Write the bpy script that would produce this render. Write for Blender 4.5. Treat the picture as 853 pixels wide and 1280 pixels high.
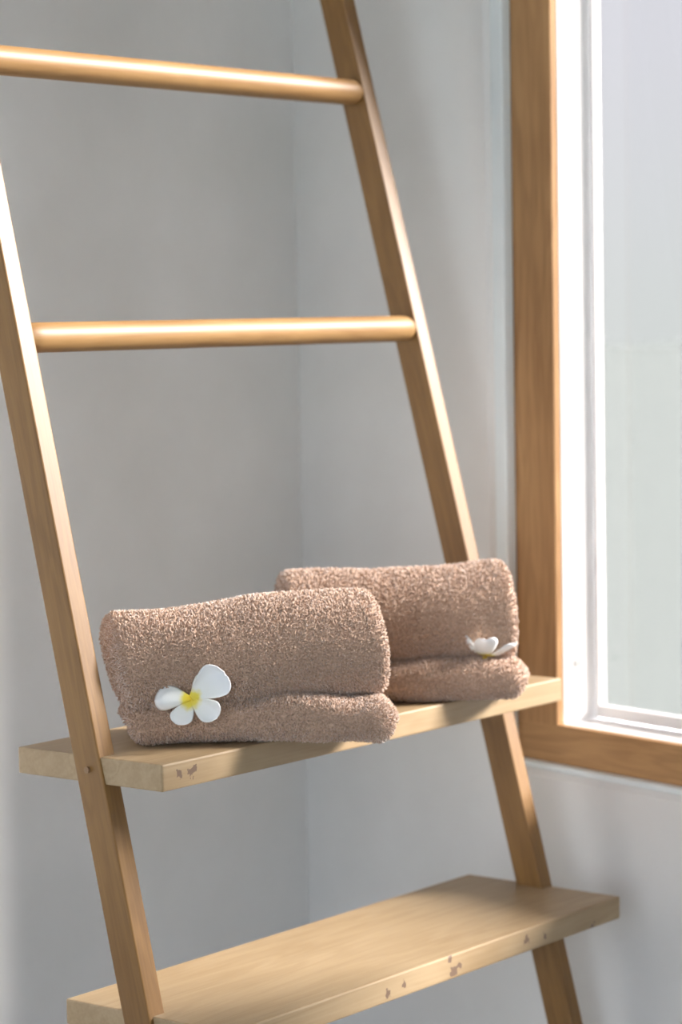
import bpy, bmesh, math, random
import numpy as np
from mathutils import Vector, Matrix

for o in list(bpy.data.objects):
    bpy.data.objects.remove(o, do_unlink=True)
scene = bpy.context.scene
C = scene.collection

# ------------------------------------------------------------------ camera
CAM = Vector((-1.94801, -1.85085, 1.31971))
RIGHT = Vector((0.619076, -0.785142, -0.017218))
UP = Vector((0.070102, 0.033412, 0.996980))
FWD = Vector((0.782196, 0.618414, -0.075724))
cd = bpy.data.cameras.new('camera')
cd.sensor_fit = 'VERTICAL'
cd.sensor_height = 36.0
cd.lens = 3228.0 / 1280.0 * 36.0
cd.clip_end = 500
cd.dof.use_dof = True
cd.dof.focus_distance = 2.63
cd.dof.aperture_fstop = 5.0
cam = bpy.data.objects.new('camera', cd)
C.objects.link(cam)
m3 = Matrix((RIGHT, UP, -FWD)).transposed()
cam.matrix_world = Matrix.Translation(CAM) @ m3.to_4x4()
scene.camera = cam

# ------------------------------------------------------------------ world, sun, exposure
SKY = 5.3
w = bpy.data.worlds.new('sky')
scene.world = w
w.use_nodes = True
nt = w.node_tree
nt.nodes.clear()
tc = nt.nodes.new('ShaderNodeTexCoord')
sx = nt.nodes.new('ShaderNodeSeparateXYZ')
rp = nt.nodes.new('ShaderNodeValToRGB')
rp.color_ramp.elements[0].position = 0.0
rp.color_ramp.elements[0].color = (0.82, 0.92, 0.975, 1)
rp.color_ramp.elements[1].position = 0.10
rp.color_ramp.elements[1].color = (0.87, 0.94, 1.08, 1)
e2 = rp.color_ramp.elements.new(0.8)
e2.color = (0.77, 0.90, 1.17, 1)
bg = nt.nodes.new('ShaderNodeBackground')
bg.inputs['Strength'].default_value = SKY
wo = nt.nodes.new('ShaderNodeOutputWorld')
nt.links.new(tc.outputs['Generated'], sx.inputs[0])
nt.links.new(sx.outputs['Z'], rp.inputs[0])
nt.links.new(rp.outputs[0], bg.inputs['Color'])
nt.links.new(bg.outputs[0], wo.inputs['Surface'])

# window-wall axes: T runs along the wall away from the corner, N points into the room
AZ = math.radians(76.0)
T = Vector((-math.cos(AZ), -math.sin(AZ), 0))
N = Vector((-math.sin(AZ), math.cos(AZ), 0))
CORNER = Vector((1.0068, 0.56, 0))

SUN_STRENGTH = 90.0
sd = bpy.data.lights.new('sun', 'SUN')
sd.energy = SUN_STRENGTH
sd.angle = math.radians(17)
sd.color = (0.97, 0.98, 1.0)
sun = bpy.data.objects.new('sun', sd)
C.objects.link(sun)
to_sun = Vector((0.780, -0.603, 0.52)).normalized()
sun.rotation_euler = to_sun.to_track_quat('Z', 'Y').to_euler()
sun.location = (6, -5, 4)

vs = scene.view_settings
vs.view_transform = 'Standard'
vs.look = 'None'
vs.exposure = 0.0
vs.gamma = 1.0
vs.use_curve_mapping = False

# ------------------------------------------------------------------ helpers
def link(o, parent=None):
    C.objects.link(o)
    if parent is not None:
        o.parent = parent
    return o

def from_bm(name, bm, mat, parent=None, smooth=False):
    me = bpy.data.meshes.new(name)
    bmesh.ops.recalc_face_normals(bm, faces=bm.faces)
    bm.to_mesh(me)
    bm.free()
    me.materials.append(mat)
    if smooth:
        for p in me.polygons:
            p.use_smooth = True
    return link(bpy.data.objects.new(name, me), parent)

def empty(name, loc=(0, 0, 0), parent=None):
    o = bpy.data.objects.new(name, None)
    o.empty_display_size = 0.05
    o.location = loc
    return link(o, parent)

def tag(o, label, cat, group=None, kind=None):
    o['label'] = label
    o['category'] = cat
    if group: o['group'] = group
    if kind: o['kind'] = kind
    return o

def box_bm(dx, dy, dz, bevel=0.0, seg=2):
    """box centred on the origin"""
    bm = bmesh.new()
    bmesh.ops.create_cube(bm, size=1)
    bmesh.ops.scale(bm, vec=(dx, dy, dz), verts=bm.verts)
    if bevel:
        bmesh.ops.bevel(bm, geom=bm.edges[:], offset=bevel, segments=seg, affect='EDGES', profile=0.6)
    return bm

def wall_box(name, mat, s0, s1, d0, d1, z0, z1, parent=None, bevel=0.0):
    """box given in window-wall coordinates (s along wall, d depth outward, z)"""
    bm = box_bm(s1 - s0, d1 - d0, z1 - z0, bevel)
    o = from_bm(name, bm, mat, parent)
    cen = CORNER + T * ((s0 + s1) / 2) - N * ((d0 + d1) / 2) + Vector((0, 0, (z0 + z1) / 2))
    m = Matrix((T, -N, Vector((0, 0, 1)))).transposed().to_4x4()
    o.matrix_world = Matrix.Translation(cen) @ m
    return o

# ------------------------------------------------------------------ materials
def new_mat(name):
    m = bpy.data.materials.new(name)
    m.use_nodes = True
    n = m.node_tree
    b = n.nodes['Principled BSDF']
    return m, n, b

def nd(n, kind, **kw):
    x = n.nodes.new(kind)
    for k, v in kw.items():
        if k in x.inputs.keys() if hasattr(x.inputs, 'keys') else False:
            x.inputs[k].default_value = v
        else:
            setattr(x, k, v)
    return x

def ramp(n, stops):
    r = n.nodes.new('ShaderNodeValToRGB')
    e = r.color_ramp.elements
    while len(e) < len(stops):
        e.new(0.5)
    for el, (p, c) in zip(e, stops):
        el.position = p
        el.color = (*c, 1) if len(c) == 3 else c
    return r

def wood(name, light, dark, rough=0.42, spots=(), scale=1.0, coat=0.18):
    """grain runs along local X"""
    m, n, b = new_mat(name)
    L = n.links.new
    tc = n.nodes.new('ShaderNodeTexCoord')
    oi = n.nodes.new('ShaderNodeObjectInfo')
    off = n.nodes.new('ShaderNodeVectorMath'); off.operation = 'SCALE'
    off.inputs[0].default_value = (3.1, 1.7, 2.3)
    L(oi.outputs['Random'], off.inputs['Scale'])
    add = n.nodes.new('ShaderNodeVectorMath'); add.operation = 'ADD'
    L(tc.outputs['Object'], add.inputs[0]); L(off.outputs[0], add.inputs[1])
    mp = n.nodes.new('ShaderNodeMapping'); mp.inputs['Scale'].default_value = (1.6 * scale, 14 * scale, 14 * scale)
    L(add.outputs[0], mp.inputs[0])
    n1 = n.nodes.new('ShaderNodeTexNoise'); n1.inputs['Scale'].default_value = 2.2; n1.inputs['Detail'].default_value = 3
    n1.inputs['Distortion'].default_value = 0.6
    L(mp.outputs[0], n1.inputs['Vector'])
    mul = n.nodes.new('ShaderNodeMath'); mul.operation = 'MULTIPLY'; mul.inputs[1].default_value = 9.0
    L(n1.outputs['Fac'], mul.inputs[0])
    sn = n.nodes.new('ShaderNodeMath'); sn.operation = 'SINE'
    m2 = n.nodes.new('ShaderNodeMath'); m2.operation = 'MULTIPLY'; m2.inputs[1].default_value = 3.6
    L(mul.outputs[0], m2.inputs[0]); L(m2.outputs[0], sn.inputs[0])
    mr = n.nodes.new('ShaderNodeMapRange'); mr.inputs['From Min'].default_value = -1; mr.inputs['From Max'].default_value = 1
    L(sn.outputs[0], mr.inputs['Value'])
    mp2 = n.nodes.new('ShaderNodeMapping'); mp2.inputs['Scale'].default_value = (12, 320, 320)
    L(add.outputs[0], mp2.inputs[0])
    n2 = n.nodes.new('ShaderNodeTexNoise'); n2.inputs['Scale'].default_value = 1.0; n2.inputs['Detail'].default_value = 2
    L(mp2.outputs[0], n2.inputs['Vector'])
    n3 = n.nodes.new('ShaderNodeTexNoise'); n3.inputs['Scale'].default_value = 5.0; n3.inputs['Detail'].default_value = 2
    L(add.outputs[0], n3.inputs['Vector'])
    a1 = n.nodes.new('ShaderNodeMath'); a1.operation = 'MULTIPLY_ADD'; a1.inputs[1].default_value = 0.16
    L(mr.outputs[0], a1.inputs[0])
    a2 = n.nodes.new('ShaderNodeMath'); a2.operation = 'MULTIPLY_ADD'; a2.inputs[1].default_value = 0.40; a2.inputs[2].default_value = 0.0
    L(n2.outputs['Fac'], a2.inputs[0])
    a3 = n.nodes.new('ShaderNodeMath'); a3.operation = 'MULTIPLY_ADD'; a3.inputs[1].default_value = 0.55
    L(n3.outputs['Fac'], a3.inputs[0]); L(a2.outputs[0], a3.inputs[2])
    L(a3.outputs[0], a1.inputs[2])
    mid = tuple((x + y) / 2 for x, y in zip(light, dark))
    r = ramp(n, [(0.25, dark), (0.54, mid), (0.85, light)])
    L(a1.outputs[0], r.inputs[0])
    col = r.outputs[0]
    height = n2.outputs['Fac']
    # chips and pits with a shape of their own, at given local places
    if spots:
        prev = None
        nz = n.nodes.new('ShaderNodeTexNoise'); nz.inputs['Scale'].default_value = 190; nz.inputs['Detail'].default_value = 2
        L(tc.outputs['Object'], nz.inputs['Vector'])
        nzs = n.nodes.new('ShaderNodeMath'); nzs.operation = 'MULTIPLY_ADD'; nzs.inputs[1].default_value = 0.016; nzs.inputs[2].default_value = -0.008
        L(nz.outputs['Fac'], nzs.inputs[0])
        for (p, rad) in spots:
            ds = n.nodes.new('ShaderNodeVectorMath'); ds.operation = 'DISTANCE'
            L(tc.outputs['Object'], ds.inputs[0]); ds.inputs[1].default_value = p
            ad = n.nodes.new('ShaderNodeMath'); ad.operation = 'ADD'
            L(ds.outputs['Value'], ad.inputs[0]); L(nzs.outputs[0], ad.inputs[1])
            lt = n.nodes.new('ShaderNodeMath'); lt.operation = 'LESS_THAN'; lt.inputs[1].default_value = rad
            L(ad.outputs[0], lt.inputs[0])
            if prev is None: prev = lt
            else:
                mx = n.nodes.new('ShaderNodeMath'); mx.operation = 'MAXIMUM'
                L(prev.outputs[0], mx.inputs[0]); L(lt.outputs[0], mx.inputs[1]); prev = mx
        mix = n.nodes.new('ShaderNodeMix'); mix.data_type = 'RGBA'
        L(prev.outputs[0], mix.inputs[0]); L(col, mix.inputs[6]); mix.inputs[7].default_value = (0.17, 0.11, 0.075, 1)
        col = mix.outputs[2]
    L(col, b.inputs['Base Color'])
    b.inputs['Roughness'].default_value = rough
    b.inputs['Specular IOR Level'].default_value = 0.32
    b.inputs['Coat Weight'].default_value = coat
    b.inputs['Coat Roughness'].default_value = 0.42
    bp = n.nodes.new('ShaderNodeBump'); bp.inputs['Strength'].default_value = 0.08; bp.inputs['Distance'].default_value = 0.002
    L(height, bp.inputs['Height']); L(bp.outputs[0], b.inputs['Normal'])
    return m

def plaster(name, c0, c1, rough=0.75):
    m, n, b = new_mat(name)
    L = n.links.new
    tc = n.nodes.new('ShaderNodeTexCoord')
    a = n.nodes.new('ShaderNodeTexNoise'); a.inputs['Scale'].default_value = 3.0; a.inputs['Detail'].default_value = 5; a.inputs['Roughness'].default_value = 0.55
    L(tc.outputs['Object'], a.inputs['Vector'])
    r = ramp(n, [(0.30, c0), (0.72, c1)])
    L(a.outputs['Fac'], r.inputs[0])
    L(r.outputs[0], b.inputs['Base Color'])
    b.inputs['Roughness'].default_value = rough
    b.inputs['Specular IOR Level'].default_value = 0.3
    g = n.nodes.new('ShaderNodeTexNoise'); g.inputs['Scale'].default_value = 28; g.inputs['Detail'].default_value = 4
    L(tc.outputs['Object'], g.inputs['Vector'])
    bp = n.nodes.new('ShaderNodeBump'); bp.inputs['Strength'].default_value = 0.10; bp.inputs['Distance'].default_value = 0.01
    L(g.outputs['Fac'], bp.inputs['Height']); L(bp.outputs[0], b.inputs['Normal'])
    return m

def plain(name, col, rough=0.5, spec=0.5):
    m, n, b = new_mat(name)
    tc = n.nodes.new('ShaderNodeTexCoord')
    a = n.nodes.new('ShaderNodeTexNoise'); a.inputs['Scale'].default_value = 9.0; a.inputs['Detail'].default_value = 3
    n.links.new(tc.outputs['Object'], a.inputs['Vector'])
    r = ramp(n, [(0.3, tuple(x * 0.95 for x in col)), (0.7, col)])
    n.links.new(a.outputs['Fac'], r.inputs[0]); n.links.new(r.outputs[0], b.inputs['Base Color'])
    b.inputs['Roughness'].default_value = rough
    b.inputs['Specular IOR Level'].default_value = spec
    return m

LIGHT_W, DARK_W = (0.70, 0.49, 0.29), (0.36, 0.215, 0.11)
M_wall = plaster('wall_plaster', (0.755, 0.745, 0.72), (0.865, 0.855, 0.835))
M_ceil = plain('ceiling_paint', (0.55, 0.54, 0.52), 0.9, 0.2)
M_floor = plaster('floor_concrete', (0.30, 0.29, 0.27), (0.40, 0.385, 0.36), 0.6)
M_rail = wood('rail_teak', (0.28, 0.148, 0.044), (0.155, 0.072, 0.018))
M_rung = wood('rung_teak', (0.37, 0.215, 0.08), (0.235, 0.12, 0.04), 0.5, coat=0.12)
M_frame = wood('frame_teak', (0.56, 0.33, 0.15), (0.30, 0.155, 0.065), 0.5, coat=0.0)
M_white = plain('sunlit_white', (0.82, 0.80, 0.79), 0.5)  # white base colour stands in for wood overexposed by the sun
M_metal = plain('latch_metal', (0.45, 0.45, 0.44), 0.4)
M_plug = wood('plug_teak', (0.36, 0.22, 0.12), (0.20, 0.115, 0.06), 0.5, coat=0.0)

# ------------------------------------------------------------------ the setting
def struct(o):
    o['kind'] = 'structure'
    return o

def add_box(bm, lo, hi):
    r = bmesh.ops.create_cube(bm, size=1)
    for v in r['verts']:
        v.co = Vector([lo[i] + (v.co[i] + 0.5) * (hi[i] - lo[i]) for i in range(3)])

H = 3.0
def slab(name, z0, z1, mat):
    pe = CORNER + T * 5.2 - N * 0.16
    pc = CORNER - N * 0.16
    pts = [(-4.2, 0.80), (pc.x + 0.06, 0.80), (pc.x, pc.y), (pe.x, pe.y), (-4.2, pe.y)]
    bm = bmesh.new()
    lo = [bm.verts.new((x, y, z0)) for x, y in pts]; hi = [bm.verts.new((x, y, z1)) for x, y in pts]
    bm.faces.new(lo[::-1]); bm.faces.new(hi)
    for i in range(5):
        j = (i + 1) % 5
        bm.faces.new((lo[i], lo[j], hi[j], hi[i]))
    return struct(from_bm(name, bm, mat))
slab('floor', -0.15, 0.0, M_floor)
slab('ceiling', H, H + 0.15, M_ceil)
bm = bmesh.new(); add_box(bm, (-4.2, 0.56, 0.0), (1.22, 0.80, H))
struct(from_bm('wall_back', bm, M_wall))
bm = bmesh.new(); OPEN_Y0, OPEN_Y1, OPEN_Z = -3.6, -0.9, 2.5       # wide doorway to the garden
add_box(bm, (-4.2, -4.48, 0.0), (-4.04, OPEN_Y0, H)); add_box(bm, (-4.2, OPEN_Y1, 0.0), (-4.04, 0.56, H))
add_box(bm, (-4.2, OPEN_Y0, OPEN_Z), (-4.04, OPEN_Y1, H))
struct(from_bm('wall_left', bm, M_wall))
bm = bmesh.new(); add_box(bm, (-4.2, -4.64, 0.0), (-0.1, -4.48, H))
struct(from_bm('wall_front', bm, M_wall))

# window wall: opening with a shallow plaster reveal
WS0, WS1, WZ0, WZ1 = 0.4327, 1.315, 0.713, 2.42        # opening in the room face
TH = 0.16
bm = bmesh.new()
outer = [(0.0, 0.0), (5.2, 0.0), (5.2, H), (0.0, H)]
inner = [(WS0, WZ0), (WS1, WZ0), (WS1, WZ1), (WS0, WZ1)]
rv = 0.007
inn2 = [(WS0 + rv, WZ0 + 0.003), (WS1 - rv, WZ0 + 0.003), (WS1 - rv, WZ1 - rv), (WS0 + rv, WZ1 - rv)]
def ring(pts, d): return [bm.verts.new((s, d, z)) for s, z in pts]
rb = 0.009
def grow(pts, g):
    sg = [(-1, -1), (1, -1), (1, 1), (-1, 1)]
    return [(s + a * g, z + b * g) for (s, z), (a, b) in zip(pts, sg)]
R0 = ring(outer, 0); R1 = ring(grow(inner, rb), 0); R1b = ring(inner, rb * 0.9); R2 = ring(inn2, TH); R3 = ring(outer, TH)
for A, B in ((R0, R1), (R1, R1b), (R1b, R2), (R2, R3), (R3, R0)):
    for i in range(4):
        bm.faces.new((A[i], A[(i + 1) % 4], B[(i + 1) % 4], B[i]))
wr = struct(from_bm('wall_right', bm, M_wall))
wr.matrix_world = Matrix.Translation(CORNER) @ Matrix((T, -N, Vector((0, 0, 1)))).transposed().to_4x4()

# window: timber face frame, lining and sash coloured white for sunlit wood, glass
win = empty('window_1', CORNER + T * ((WS0 + WS1) / 2) + Vector((0, 0, WZ0)))
win['kind'] = 'structure'
def wpart(name, mat, s0, s1, d0, d1, z0, z1, bevel=0.0015):
    o = wall_box(name, mat, s0, s1, d0, d1, z0, z1, None, bevel)
    mw = o.matrix_world.copy()
    o.parent = win
    o.matrix_parent_inverse = Matrix.Translation(win.location).inverted()
    o.matrix_basis = mw
    return o
def wpart_v(name, mat, s0, s1, d0, d1, z0, z1, bevel=0.0015):
    """upright member: local X (grain) runs up"""
    bm = box_bm(z1 - z0, s1 - s0, d1 - d0, bevel)
    o = from_bm(name, bm, mat)
    cen = CORNER + T * ((s0 + s1) / 2) - N * ((d0 + d1) / 2) + Vector((0, 0, (z0 + z1) / 2))
    m = Matrix((Vector((0, 0, 1)), T, -N)).transposed().to_4x4()
    o.parent = win
    o.matrix_parent_inverse = Matrix.Translation(win.location).inverted()
    o.matrix_basis = Matrix.Translation(cen) @ m
    return o
FS0, FS1 = 0.447, 1.301
FI0, FI1 = 0.5325, 1.215
FZ0, FZ1 = 0.7165, 2.408
FIZ0, FIZ1 = 0.7725, 2.33
FD0, FD1 = 0.020, 0.032
wpart_v('frame_stile', M_frame, FS0, FI0, FD0, FD1, FZ0 + 0.053, FZ1)
wpart_v('frame_stile', M_frame, FI1, FS1, FD0, FD1, FZ0 + 0.053, FZ1)
wpart('frame_rail', M_frame, FS0, FS1, FD0, FD1, FZ0, FIZ0)
wpart('frame_rail', M_frame, FI0, FI1, FD0, FD1, FIZ1, FZ1)
LD = 0.088
wpart_v('jamb_lining', M_white, WS0 + 0.0015, FI0 + 0.0005, FD1, 0.106, FIZ0, FIZ1)
wpart_v('jamb_lining', M_white, FI1 - 0.0005, WS1 - 0.0015, FD1, 0.106, FIZ0, FIZ1)
wpart('sill_board', M_white, WS0 + 0.0015, WS1 - 0.0015, FD1, 0.110, WZ0 + 0.0005, FIZ0 + 0.0005)
wpart('head_lining', M_white, WS0 + 0.0015, WS1 - 0.0015, FD1, 0.106, FIZ1 - 0.0005, WZ1 - 0.0015)
SD0, SD1 = LD, 0.104
sw = 0.008
g = 0.003
wpart_v('sash_stile', M_white, FI0 + g, FI0 + sw, SD0, SD1, FIZ0 + g, FIZ1 - g)
wpart_v('sash_stile', M_white, FI1 - sw, FI1 - g, SD0, SD1, FIZ0 + g, FIZ1 - g)
wpart('sash_rail', M_white, FI0 + sw, FI1 - sw, SD0, SD1, FIZ0 + g, FIZ0 + 0.020)
wpart('sash_rail', M_white, FI0 + sw, FI1 - sw, SD0, SD1, FIZ1 - 0.026, FIZ1 - g)
mg, ng, bgl = new_mat('window_glass')
ng.nodes.remove(bgl)
tr = ng.nodes.new('ShaderNodeBsdfTransparent'); tr.inputs[0].default_value = (0.402, 0.388, 0.375, 1)
gl = ng.nodes.new('ShaderNodeBsdfGlossy'); gl.inputs['Roughness'].default_value = 0.03
fr = ng.nodes.new('ShaderNodeFresnel'); fr.inputs['IOR'].default_value = 1.25
mxs = ng.nodes.new('ShaderNodeMixShader')
ng.links.new(fr.outputs[0], mxs.inputs[0]); ng.links.new(tr.outputs[0], mxs.inputs[1]); ng.links.new(gl.outputs[0], mxs.inputs[2])
ng.links.new(mxs.outputs[0], ng.nodes['Material Output'].inputs['Surface'])
wpart('glass_pane', mg, FI0 + sw - 0.004, FI1 - sw + 0.004, 0.092, 0.096, FIZ0 + 0.016, FIZ1 - 0.022, 0)
# pale bead of filler sealing the frame to the plaster
M_bead = plain('filler_bead', (0.84, 0.90, 0.91), 0.6)
wpart_v('sealing_bead', M_bead, WS0 + 0.0006, 0.4575, 0.002, 0.0198, WZ0 + 0.0085, WZ1 - 0.022, 0.004)
wpart_v('sealing_bead', M_bead, WS1 - 0.027, WS1 - 0.0006, 0.002, 0.0198, WZ0 + 0.0085, WZ1 - 0.022, 0.004)
wpart('sealing_bead', M_bead, WS0 + 0.0006, WS1 - 0.0006, 0.002, 0.0198, WZ0 + 0.0003, WZ0 + 0.0085, 0.003)
wpart('sealing_bead', M_bead, WS0 + 0.0006, WS1 - 0.0006, 0.002, 0.0198, WZ1 - 0.022, WZ1 - 0.0006, 0.004)
# small metal keeper let into the lining near the sill
wpart_v('latch_keeper', M_metal, FI0 - 0.001, FI0 + 0.0016, 0.052, 0.064, 0.848, 0.856, 0.0004)

# ground outside
ml = plain('pale_lawn', (0.25, 0.272, 0.255), 0.9, 0.1)
bm = bmesh.new(); add_box(bm, (-60, -160, -0.5), (160, 60, -0.16))
lawn = struct(from_bm('ground_outside', bm, ml))

# ------------------------------------------------------------------ ladder shelf
Z0 = 0.783
WID = 0.75
TX, TRH, TANL = 0.0244, 0.0389, 0.24851
LEAN = math.atan(TANL)
KT = 0.01457
lad = empty('ladder_shelf', (WID / 2, 0.0, 0.0))
tag(lad, 'leaning pale wooden ladder with round rungs and plank shelves', 'ladder')
LL = lad.location
def lpart(o, mw):
    o.parent = lad
    o.matrix_parent_inverse = Matrix.Translation(LL).inverted()
    o.matrix_basis = mw
    return o
def rail_front_y(z): return TANL * (z - Z0)
ZTOP = Z0 + (0.555 - TRH) / TANL
for side in (0, 1):
    zc = ZTOP / 2
    k = KT if side == 0 else -KT
    ln_ = ZTOP / math.cos(LEAN)
    bm = box_bm(ln_, TX, TRH * math.cos(LEAN), 0.0018)
    # feet cut level with the floor, heads cut plumb with the wall
    x = (TX / 2 if side == 0 else WID - TX / 2)
    xax = Vector((k, math.tan(LEAN), 1)).normalized()
    yax = Vector((1, 0, 0)); yax = (yax - xax * yax.dot(xax)).normalized()
    zax = xax.cross(yax)
    cen = Vector((x + k * (zc - (Z0 + 0.078)), rail_front_y(zc) + TRH / 2, zc))
    mw = Matrix.Translation(cen) @ Matrix((xax, yax, zax)).transposed().to_4x4()
    inv = mw.inverted()
    for v in bm.verts:
        p = mw @ v.co
        if v.co.x < 0:
            d = p.z - 0.0
            p2 = p - xax * (d / xax.z); v.co = inv @ p2
        else:
            d = p.z - ZTOP
            p2 = p - xax * (d / xax.z); v.co = inv @ p2
    lpart(from_bm('rail', bm, M_rail), mw)

def rail_inner(side, z):
    k = KT * (z - (Z0 + 0.078))
    return TX + k if side == 0 else WID - TX - k

# shelves: board local X along the width
def shelf(z_top, thick, yf, yb, spots):
    m = wood('shelf_wood', (0.42, 0.31, 0.185), (0.285, 0.19, 0.095), 0.45, spots, 0.8, 0.25)
    bm = box_bm(WID - 0.004, yb - yf, thick, 0.0022)
    o = from_bm('shelf', bm, m)
    return lpart(o, Matrix.Translation((WID / 2, (yf + yb) / 2, z_top - thick / 2)))
S1Z, S1F, S1B = 0.8612, -0.0683, 0.1421
S2Z, S2F, S2B = 0.5937, -0.1519, 0.0794
hy = (S1B - S1F) / 2
shelf(S1Z, 0.0289, S1F, S1B, [((-0.347, -hy, 0.0015), 0.0042), ((-0.328, -hy, 0.0000), 0.0050), ((-0.322, -hy, 0.004), 0.004)])
hy2 = (S2B - S2F) / 2
shelf(S2Z, 0.0282, S2F, S2B, [((0.018, -hy2, -0.006), 0.006), ((0.030, -hy2, -0.001), 0.0045), ((0.010, -hy2, 0.011), 0.004),
      ((0.165, -hy2, 0.0), 0.005), ((0.205, -hy2, -0.003), 0.004), ((-0.075, -hy2, 0.0), 0.004), ((-0.105, -hy2, -0.004), 0.004), ((0.31, -hy2, -0.011), 0.004)])
shelf(0.32, 0.0282, -0.235, 0.012, [])

# round rungs, slightly eased at their ends
def rung(z):
    r = 0.0165
    x0, x1 = rail_inner(0, z) - 0.004, rail_inner(1, z) + 0.004
    Ln = x1 - x0
    prof = [(-Ln / 2, r * 0.80), (-Ln / 2 + 0.004, r * 0.86), (-Ln / 2 + 0.009, r * 0.97), (-Ln / 2 + 0.02, r)]
    prof += [(-Ln / 2 + 0.02 + (Ln - 0.04) * i / 6, r) for i in range(1, 6)]
    prof += [(-a, b) for a, b in reversed(prof[:4])]
    bm = bmesh.new()
    seg = 32
    rings = []
    for a, b in prof:
        rings.append([bm.verts.new((a, b * math.cos(2 * math.pi * i / seg), b * math.sin(2 * math.pi * i / seg))) for i in range(seg)])
    for A, B in zip(rings[:-1], rings[1:]):
        for i in range(seg):
            bm.faces.new((A[i], A[(i + 1) % seg], B[(i + 1) % seg], B[i]))
    bm.faces.new(rings[0][::-1]); bm.faces.new(rings[-1])
    o = from_bm('rung', bm, M_rung, smooth=True)
    return lpart(o, Matrix.Translation(((x0 + x1) / 2, rail_front_y(z) + 0.0155, z)))
ZB, ZA = 0.5189 + Z0, 0.824 + Z0
for z in (ZB, ZA, ZA + 0.305, ZA + 0.61, ZA + 0.915):
    rung(z)

# small dowel plugs where the shelves are pinned to the rails
def plug(x, z, sgn):
    bm = bmesh.new()
    bmesh.ops.create_cone(bm, cap_ends=True, segments=16, radius1=0.0036, radius2=0.0032, depth=0.004)
    o = from_bm('dowel_plug', bm, M_plug)
    rot = Matrix.Rotation(math.radians(90), 4, 'Y')
    return lpart(o, Matrix.Translation((x, rail_front_y(z) + TRH * 0.5, z)) @ rot)
for z in (S1Z - 0.0145, S2Z - 0.014):
    k = KT * (z - (Z0 + 0.078))
    plug(0.0 + k - 0.0012, z, -1); plug(WID - k + 0.0012, z, 1)

# ------------------------------------------------------------------ towels
U = Vector((0.700, -0.714, 0)).normalized()
V = Vector((0.714, 0.700, 0)).normalized()

def towel_material():
    m, n, b = new_mat('terry_cotton')
    L = n.links.new
    tc = n.nodes.new('ShaderNodeTexCoord')
    a = n.nodes.new('ShaderNodeTexNoise'); a.inputs['Scale'].default_value = 380; a.inputs['Detail'].default_value = 2
    L(tc.outputs['Object'], a.inputs['Vector'])
    r = ramp(n, [(0.25, (0.36, 0.228, 0.15)), (0.75, (0.72, 0.51, 0.38))])  # grazing-light speckle put into the colour; the yarn itself is even
    L(a.outputs['Fac'], r.inputs[0]); L(r.outputs[0], b.inputs['Base Color'])
    b.inputs['Roughness'].default_value = 0.95
    b.inputs['Specular IOR Level'].default_value = 0.1
    b.inputs['Sheen Weight'].default_value = 0.9
    b.inputs['Sheen Roughness'].default_value = 0.45
    b.inputs['Sheen Tint'].default_value = (1.0, 0.94, 0.92, 1)
    return m
M_towel = towel_material()

def wavy(rng, n=6, fmin=2, fmax=9):
    fs = rng.uniform(fmin, fmax, (n, 2)) * rng.choice([-1, 1], (n, 2))
    ph = rng.uniform(0, 6.28, n)
    return lambda x, y: sum(np.sin(f[0] * x + f[1] * y + p) for f, p in zip(fs, ph)) / n

def grid_mesh(P, closed_v=True):
    """P: (nu, nv, 3), closed round v, poles fanned at both ends of u; returns verts, quads"""
    nu, nv = P.shape[:2]
    idx = np.arange(nu * nv).reshape(nu, nv)
    a = idx[:-1, :]; b = idx[1:, :]
    q = np.stack([a, b, np.roll(b, -1, 1), np.roll(a, -1, 1)], -1).reshape(-1, 4)
    return P.reshape(-1, 3), q

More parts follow.
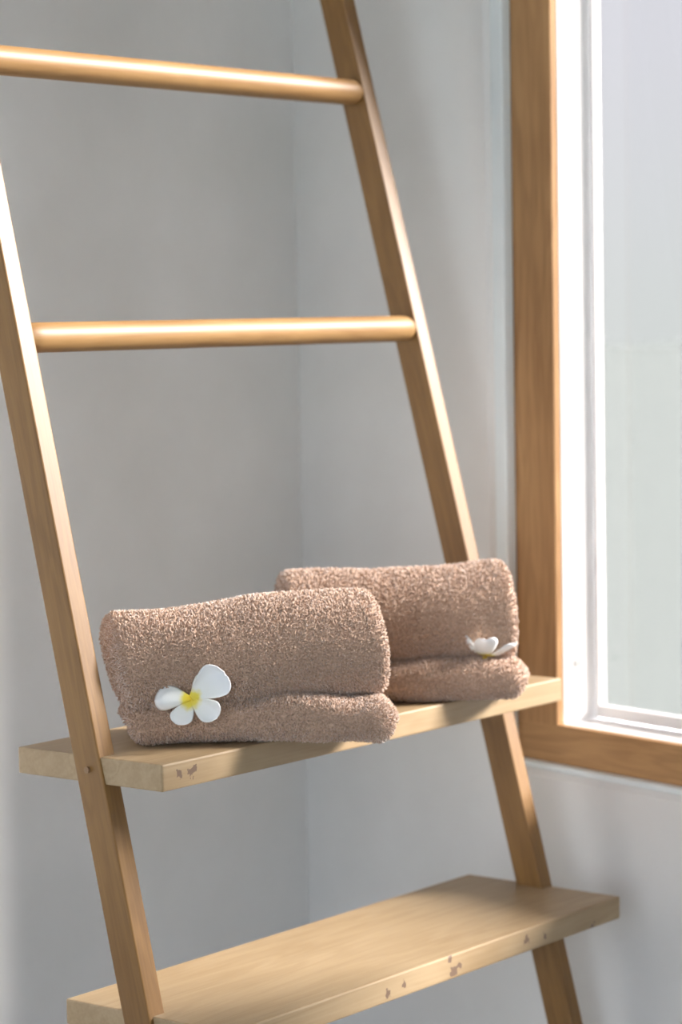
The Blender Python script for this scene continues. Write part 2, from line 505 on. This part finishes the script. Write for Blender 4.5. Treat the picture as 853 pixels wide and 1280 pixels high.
def terry(name, P, spacing, length, seed, mat, parent, thick=0.0010):
    rng = np.random.default_rng(seed)
    V0, Q = grid_mesh(P)
    A = V0[Q]
    e1 = A[:, 2] - A[:, 0]; e2 = A[:, 3] - A[:, 1]
    nrm = np.cross(e1, e2); ar = np.linalg.norm(nrm, axis=1) / 2
    cen0 = V0.mean(0)
    # outward orientation
    if np.sum(np.einsum('ij,ij->i', nrm, A.mean(1) - cen0)) < 0:
        nrm = -nrm; Q = Q[:, ::-1]; A = V0[Q]
    nn = nrm / (np.linalg.norm(nrm, axis=1, keepdims=True) + 1e-12)
    total = ar.sum()
    cnt = int(total / spacing ** 2)
    cum = np.cumsum(ar); pick = np.searchsorted(cum, (np.arange(cnt) + rng.random(cnt)) / cnt * total)
    pick = np.clip(pick, 0, len(Q) - 1)
    u, v = rng.random((2, cnt))
    q = A[pick]
    B = ((1 - u) * (1 - v))[:, None] * q[:, 0] + (u * (1 - v))[:, None] * q[:, 1] + (u * v)[:, None] * q[:, 2] + ((1 - u) * v)[:, None] * q[:, 3]
    n = nn[pick]
    rnd = rng.normal(size=(cnt, 3))
    t = np.cross(n, rnd); t /= np.linalg.norm(t, axis=1, keepdims=True) + 1e-12
    s = np.cross(n, t)
    ln = length * rng.uniform(0.6, 1.25, cnt)[:, None]
    bend = rng.uniform(0.25, 0.9, cnt)[:, None]
    rad = thick * rng.uniform(0.8, 1.3, cnt)[:, None]
    vs_ = []
    for k in range(3):
        ang = 2 * math.pi * k / 3
        vs_.append(B - n * 0.0006 + rad * 1.1 * (math.cos(ang) * t + math.sin(ang) * s))
    mid = B + n * ln * 0.6 + t * ln * bend * 0.25
    for k in range(3):
        ang = 2 * math.pi * k / 3
        vs_.append(mid + rad * 1.15 * (math.cos(ang) * (t * 0.9 - n * 0.3 * bend) + math.sin(ang) * s))
    vs_.append(B + n * ln * 0.95 + t * ln * bend * 0.8)
    TV = np.stack(vs_, 1).reshape(-1, 3)
    base = (np.arange(cnt) * 7 + len(V0))[:, None]
    quads = np.concatenate([base + np.array([[0, 1, 4, 3]]), base + np.array([[1, 2, 5, 4]]), base + np.array([[2, 0, 3, 5]])])
    tris = np.concatenate([base + np.array([[3, 4, 6]]), base + np.array([[4, 5, 6]]), base + np.array([[5, 3, 6]])])
    allv = np.concatenate([V0, TV])
    quads = np.concatenate([Q, quads])
    me = bpy.data.meshes.new(name)
    me.vertices.add(len(allv)); me.vertices.foreach_set('co', allv.astype(np.float32).ravel())
    nl = len(quads) * 4 + len(tris) * 3
    me.loops.add(nl)
    me.loops.foreach_set('vertex_index', np.concatenate([quads.ravel(), tris.ravel()]).astype(np.int32))
    me.polygons.add(len(quads) + len(tris))
    st = np.concatenate([np.arange(len(quads)) * 4, len(quads) * 4 + np.arange(len(tris)) * 3]).astype(np.int32)
    me.polygons.foreach_set('loop_start', st)
    me.update(calc_edges=True); me.validate()
    me.polygons.foreach_set('use_smooth', np.ones(len(me.polygons), dtype=bool))
    me.materials.append(mat)
    return link(bpy.data.objects.new(name, me), parent)

def make_towel(O, seed, label, spacing, lshape, rshape):
    rng = np.random.default_rng(seed)
    root = empty('rolled_towel', O)
    root.matrix_world = Matrix.Translation(O) @ Matrix((U, V, Vector((0, 0, 1)))).transposed().to_4x4()
    tag(root, label, 'towel', 'rolled towels on the upper shelf')
    # ---- folded lower layer: superellipse section swept along a
    LEN, DEP, HT = lshape['len'], lshape['dep'], lshape['ht']
    nu, nv = 140, 130
    uu = np.linspace(0, 1, nu); th = np.linspace(0, 2 * np.pi, nv, endpoint=False)
    w1 = wavy(rng, 6, 1, 5)
    P = np.zeros((nu, nv, 3))
    cap = 0.020
    for i, t in enumerate(uu):
        # slow near the ends for round caps
        a = LEN * (0.5 - 0.5 * math.cos(math.pi * t)) * 0.35 + LEN * t * 0.65
        e = min(a, LEN - a)
        f = 1.0 if e > cap else math.sqrt(max(0.0, 1 - (1 - e / cap) ** 2))
        f = max(f, 0.02)
        ct, st = np.cos(th), np.sin(th)
        ex = 0.62
        bx = np.sign(ct) * np.abs(ct) ** ex; cz = np.sign(st) * np.abs(st) ** ex
        hb = DEP / 2 * (0.80 + 0.20 * f)
        hh = HT / 2 * (0.22 + 0.78 * f) * (1 + 0.07 * math.sin(a * 31 + seed) + 0.05 * math.sin(a * 57 + 1.3 * seed))
        b = DEP / 2 + hb * bx * (1 + 0.02 * w1(a * 20, th)) + 0.008 * math.sin(a * 17 + lshape['ph'])
        c = HT / 2 + hh * cz + 0.0035 * w1(a * 26 + 3, th * 1.0)
        # front upper shoulder a little puffed, underside flat on the board
        c = np.where(c < 0.0035, 0.0035 + (c - 0.0035) * 0.05, c)
        over = max(0.0, a - lshape['edge'])
        c = c - lshape['droop'] * over ** 2
        P[i, :, 0] = a + lshape['a0'] + 0.006 * np.sin(th) * (1 if t > .5 else -1) * (1 - f)
        P[i, :, 1] = b; P[i, :, 2] = c
    terry('folded_layer', P, spacing, 0.0042, seed + 10, M_towel, root)
    # ---- the roll lying on it
    A0, A1, R0_, R1_, BC, CB = rshape['a0'], rshape['a1'], rshape['r0'], rshape['r1'], rshape['bc'], rshape['cb']
    nv = 150
    th = np.linspace(0, 2 * np.pi, nv, endpoint=False)
    prof = []
    ncap, nbody, edge = 34, 120, 0.009
    for i in range(ncap):                      # left end: centre to rim
        prof.append(('L', i / ncap))
    for i in range(nbody + 1):
        prof.append(('B', i / nbody))
    for i in range(ncap):
        prof.append(('R', 1 - (i + 1) / ncap))
    w2 = wavy(rng, 7, 1, 4)
    P = np.zeros((len(prof), nv, 3))
    for i, (kind, t) in enumerate(prof):
        aw = A0 if kind == 'L' else (A1 if kind == 'R' else A0 + (A1 - A0) * t)
        tt = (aw - A0) / (A1 - A0)
        Rb = R0_ + (R1_ - R0_) * min(1, tt * 1.9)
        # spiral lip: outer wrap ends low at the back
        rad = Rb * (1 + 0.025 * w2(aw * 22 + 0 * th, th) + 0.02 * np.sin(2 * th + 0.7))
        if kind == 'B':
            e = min(aw - A0, A1 - aw)
            rr = rad - edge * (1 - math.sqrt(max(0, 1 - (1 - min(1, e / edge)) ** 2))) * 0.8
            aa = np.full(nv, aw)
        else:
            rr = (rad - edge * 0.8) * max(t, 0.01)
            sp = ((rr / 0.011) - th / (2 * np.pi)) % 1.0
            dep = 0.0045 * np.exp(-((sp - 0.5) / 0.16) ** 2)
            dome = 0.004 * (1 - t ** 2)
            aa = (aw - dome + dep) if kind == 'L' else (aw + dome - dep)
        y = rr * np.cos(th); z = rr * np.sin(th)
        # flatten where it rests on the layer below, sag a little
        z = np.where(z < -0.72 * Rb, -0.72 * Rb + (z + 0.72 * Rb) * 0.25, z)
        # left end leans in towards its foot
        lean = rshape['lean'] * np.clip(-(z - 0.01) / Rb, -0.3, 1.2) * max(0, 1 - tt * 3)
        lean2 = rshape['lean2'] * np.clip(-(z - 0.01) / Rb, -0.4, 1.2) * max(0, (tt - 0.6) / 0.4)
        ax = aa + lean + lean2 - (A0 + A1) / 2
        yy = y * 1.04
        ct_, st_ = math.cos(rshape['turn']), math.sin(rshape['turn'])
        P[i, :, 0] = (A0 + A1) / 2 + ax * ct_ - yy * st_
        P[i, :, 1] = BC + ax * st_ + yy * ct_
        P[i, :, 2] = CB + 0.72 * Rb + z + 0.12 * 0 + 0.003 * math.sin(aw * 21 + seed)
    terry('roll', P, spacing, 0.0044, seed + 20, M_towel, root)
    return root

O1 = Vector((0.048, 0.035, S1Z + 0.0005))
O2 = Vector((0.369, 0.072, S1Z + 0.0005))
make_towel(O1, 3, 'beige rolled terry towel with open flower on its front, beside the ladder rail', 0.0024,
           dict(a0=0.010, len=0.287, dep=0.135, ht=0.047, ph=0.4, edge=0.16, droop=0.5),
           dict(a0=-0.006, a1=0.286, r0=0.054, r1=0.061, bc=0.070, cb=0.046, lean=0.012, lean2=0.004, turn=0.17))
make_towel(O2, 8, 'beige rolled terry towel at the window end of the upper shelf', 0.0028,
           dict(a0=0.0, len=0.292, dep=0.135, ht=0.048, ph=2.0, edge=0.20, droop=0.5),
           dict(a0=0.006, a1=0.278, r0=0.060, r1=0.062, bc=0.072, cb=0.048, lean=0.0, lean2=0.002, turn=0.06))

# ------------------------------------------------------------------ frangipani flowers
def petal_material():
    m, n, b = new_mat('petal')
    L = n.links.new
    tc = n.nodes.new('ShaderNodeTexCoord')
    ln_ = n.nodes.new('ShaderNodeVectorMath'); ln_.operation = 'LENGTH'
    nz = n.nodes.new('ShaderNodeTexNoise'); nz.inputs['Scale'].default_value = 160
    L(tc.outputs['Object'], nz.inputs['Vector'])
    L(tc.outputs['Object'], ln_.inputs[0])
    ma = n.nodes.new('ShaderNodeMath'); ma.operation = 'MULTIPLY_ADD'; ma.inputs[1].default_value = 0.008; ma.inputs[2].default_value = -0.004
    L(nz.outputs['Fac'], ma.inputs[0])
    ad = n.nodes.new('ShaderNodeMath'); ad.operation = 'ADD'
    L(ln_.outputs['Value'], ad.inputs[0]); L(ma.outputs[0], ad.inputs[1])
    mr = n.nodes.new('ShaderNodeMapRange'); mr.inputs['From Max'].default_value = 0.04
    L(ad.outputs[0], mr.inputs['Value'])
    r = ramp(n, [(0.05, (0.82, 0.60, 0.02)), (0.20, (0.86, 0.72, 0.08)), (0.36, (0.90, 0.90, 0.84)), (1.0, (0.90, 0.91, 0.92))])
    L(mr.outputs[0], r.inputs[0]); L(r.outputs[0], b.inputs['Base Color'])
    b.inputs['Roughness'].default_value = 0.5
    b.inputs['Subsurface Weight'].default_value = 0.15
    b.inputs['Subsurface Radius'].default_value = (0.004, 0.004, 0.004)
    b.inputs['Subsurface Scale'].default_value = 0.3
    return m
M_petal = petal_material()

def petal(parent, ang, length, width, lift, cup, curl, twist, zoff, skew=0.0):
    nu_, nv_ = 18, 14
    bm = bmesh.new()
    g = []
    ca, sa = math.cos(ang), math.sin(ang)
    for i in range(nu_ + 1):
        t = i / nu_
        wd = width * (0.16 + 0.84 * math.sin(min(1, t * 1.25) * math.pi / 2) ** 1.2) * (1 if t < 0.66 else math.sqrt(max(0.0, 1 - ((t - 0.66) / 0.345) ** 2.0)))
        row = []
        for j in range(nv_ + 1):
            s = -1 + 2 * j / nv_
            x = length * t
            y = wd / 2 * s + skew * length * t * t
            z = zoff + lift * length * t * t + cup * wd * (s * s - 0.3) * t + twist * wd / 2 * s
            # one margin rolls over
            if s > 0.35:
                k = (s - 0.35) / 0.65
                z += curl * wd * k * k; y -= abs(curl) * 0.35 * wd * k * k
            z -= 0.10 * length * max(0, t - 0.75) ** 2 * 8
            row.append(bm.verts.new((x * ca - y * sa, x * sa + y * ca, z)))
        g.append(row)
    for i in range(nu_):
        for j in range(nv_):
            bm.faces.new((g[i][j], g[i + 1][j], g[i + 1][j + 1], g[i][j + 1]))
    bmesh.ops.recalc_face_normals(bm, faces=bm.faces)
    me = bpy.data.meshes.new('petal'); bm.to_mesh(me); bm.free()
    me.materials.append(M_petal)
    for p in me.polygons: p.use_smooth = True
    o = link(bpy.data.objects.new('petal', me), parent)
    md = o.modifiers.new('thickness', 'SOLIDIFY'); md.thickness = 0.0009; md.offset = 0
    return o

def flower(center, X, Y, Zn, label, petals):
    f = empty('frangipani_flower', center)
    f.matrix_world = Matrix.Translation(center) @ Matrix((X, Y, Zn)).transposed().to_4x4()
    tag(f, label, 'flower', 'frangipani flowers on the towels')
    for p in petals:
        petal(f, *p)
    # short tube behind the throat
    bm = bmesh.new()
    bmesh.ops.create_cone(bm, cap_ends=True, segments=14, radius1=0.0016, radius2=0.0028, depth=0.012)
    bmesh.ops.translate(bm, verts=bm.verts, vec=(0, 0, -0.006))
    from_bm('flower_tube', bm, M_petal, f, True)
    return f

def frame_from(zn, upish):
    zn = zn.normalized(); X = upish.cross(zn).normalized(); return X, zn.cross(X), zn

def pixel_ray(u, v):
    return (RIGHT * ((u - 426.5) / 3228) + UP * ((640 - v) / 3228) + FWD)

D = math.radians
zn = (-FWD * 0.95 + UP * 0.28 + RIGHT * 0.05)
X, Y, Zn = frame_from(zn, UP)
c1 = O1 + U * 0.077 + V * -0.011 + Vector((0, 0, 0.053))
flower(c1, X, Y, Zn, 'white frangipani flower with yellow throat, facing outward on the darker towel',
       [(D(40), 0.045, 0.040, 0.10, 0.14, 0.10, 0.16, 0.004, -0.10),
        (D(-38), 0.035, 0.027, 0.05, 0.16, 0.14, 0.14, 0.002, 0.06),
        (D(-112), 0.031, 0.026, 0.04, 0.12, -0.10, 0.18, 0.001, -0.10),
        (D(172), 0.038, 0.031, 0.02, -0.22, -0.16, 0.22, 0.002, 0.12),
        (D(54), 0.033, 0.022, -0.04, 0.10, 0.0, 0.1, -0.001)])
zn2 = (RIGHT * 0.12 + FWD * 0.10 + UP * 0.95)
X, Y, Zn = frame_from(zn2, -FWD)
r_ = pixel_ray(607, 821)
c2 = CAM + r_ * ((S1Z + 0.050 - CAM.z) / r_.z)
flower(c2, X, Y, Zn, 'white frangipani flower lying on the sunlit towel nearest the window',
       [(D(12 + 72 * i), 0.036, 0.029, 0.50, 0.25, 0.08, 0.12, 0.002) for i in range(5)])
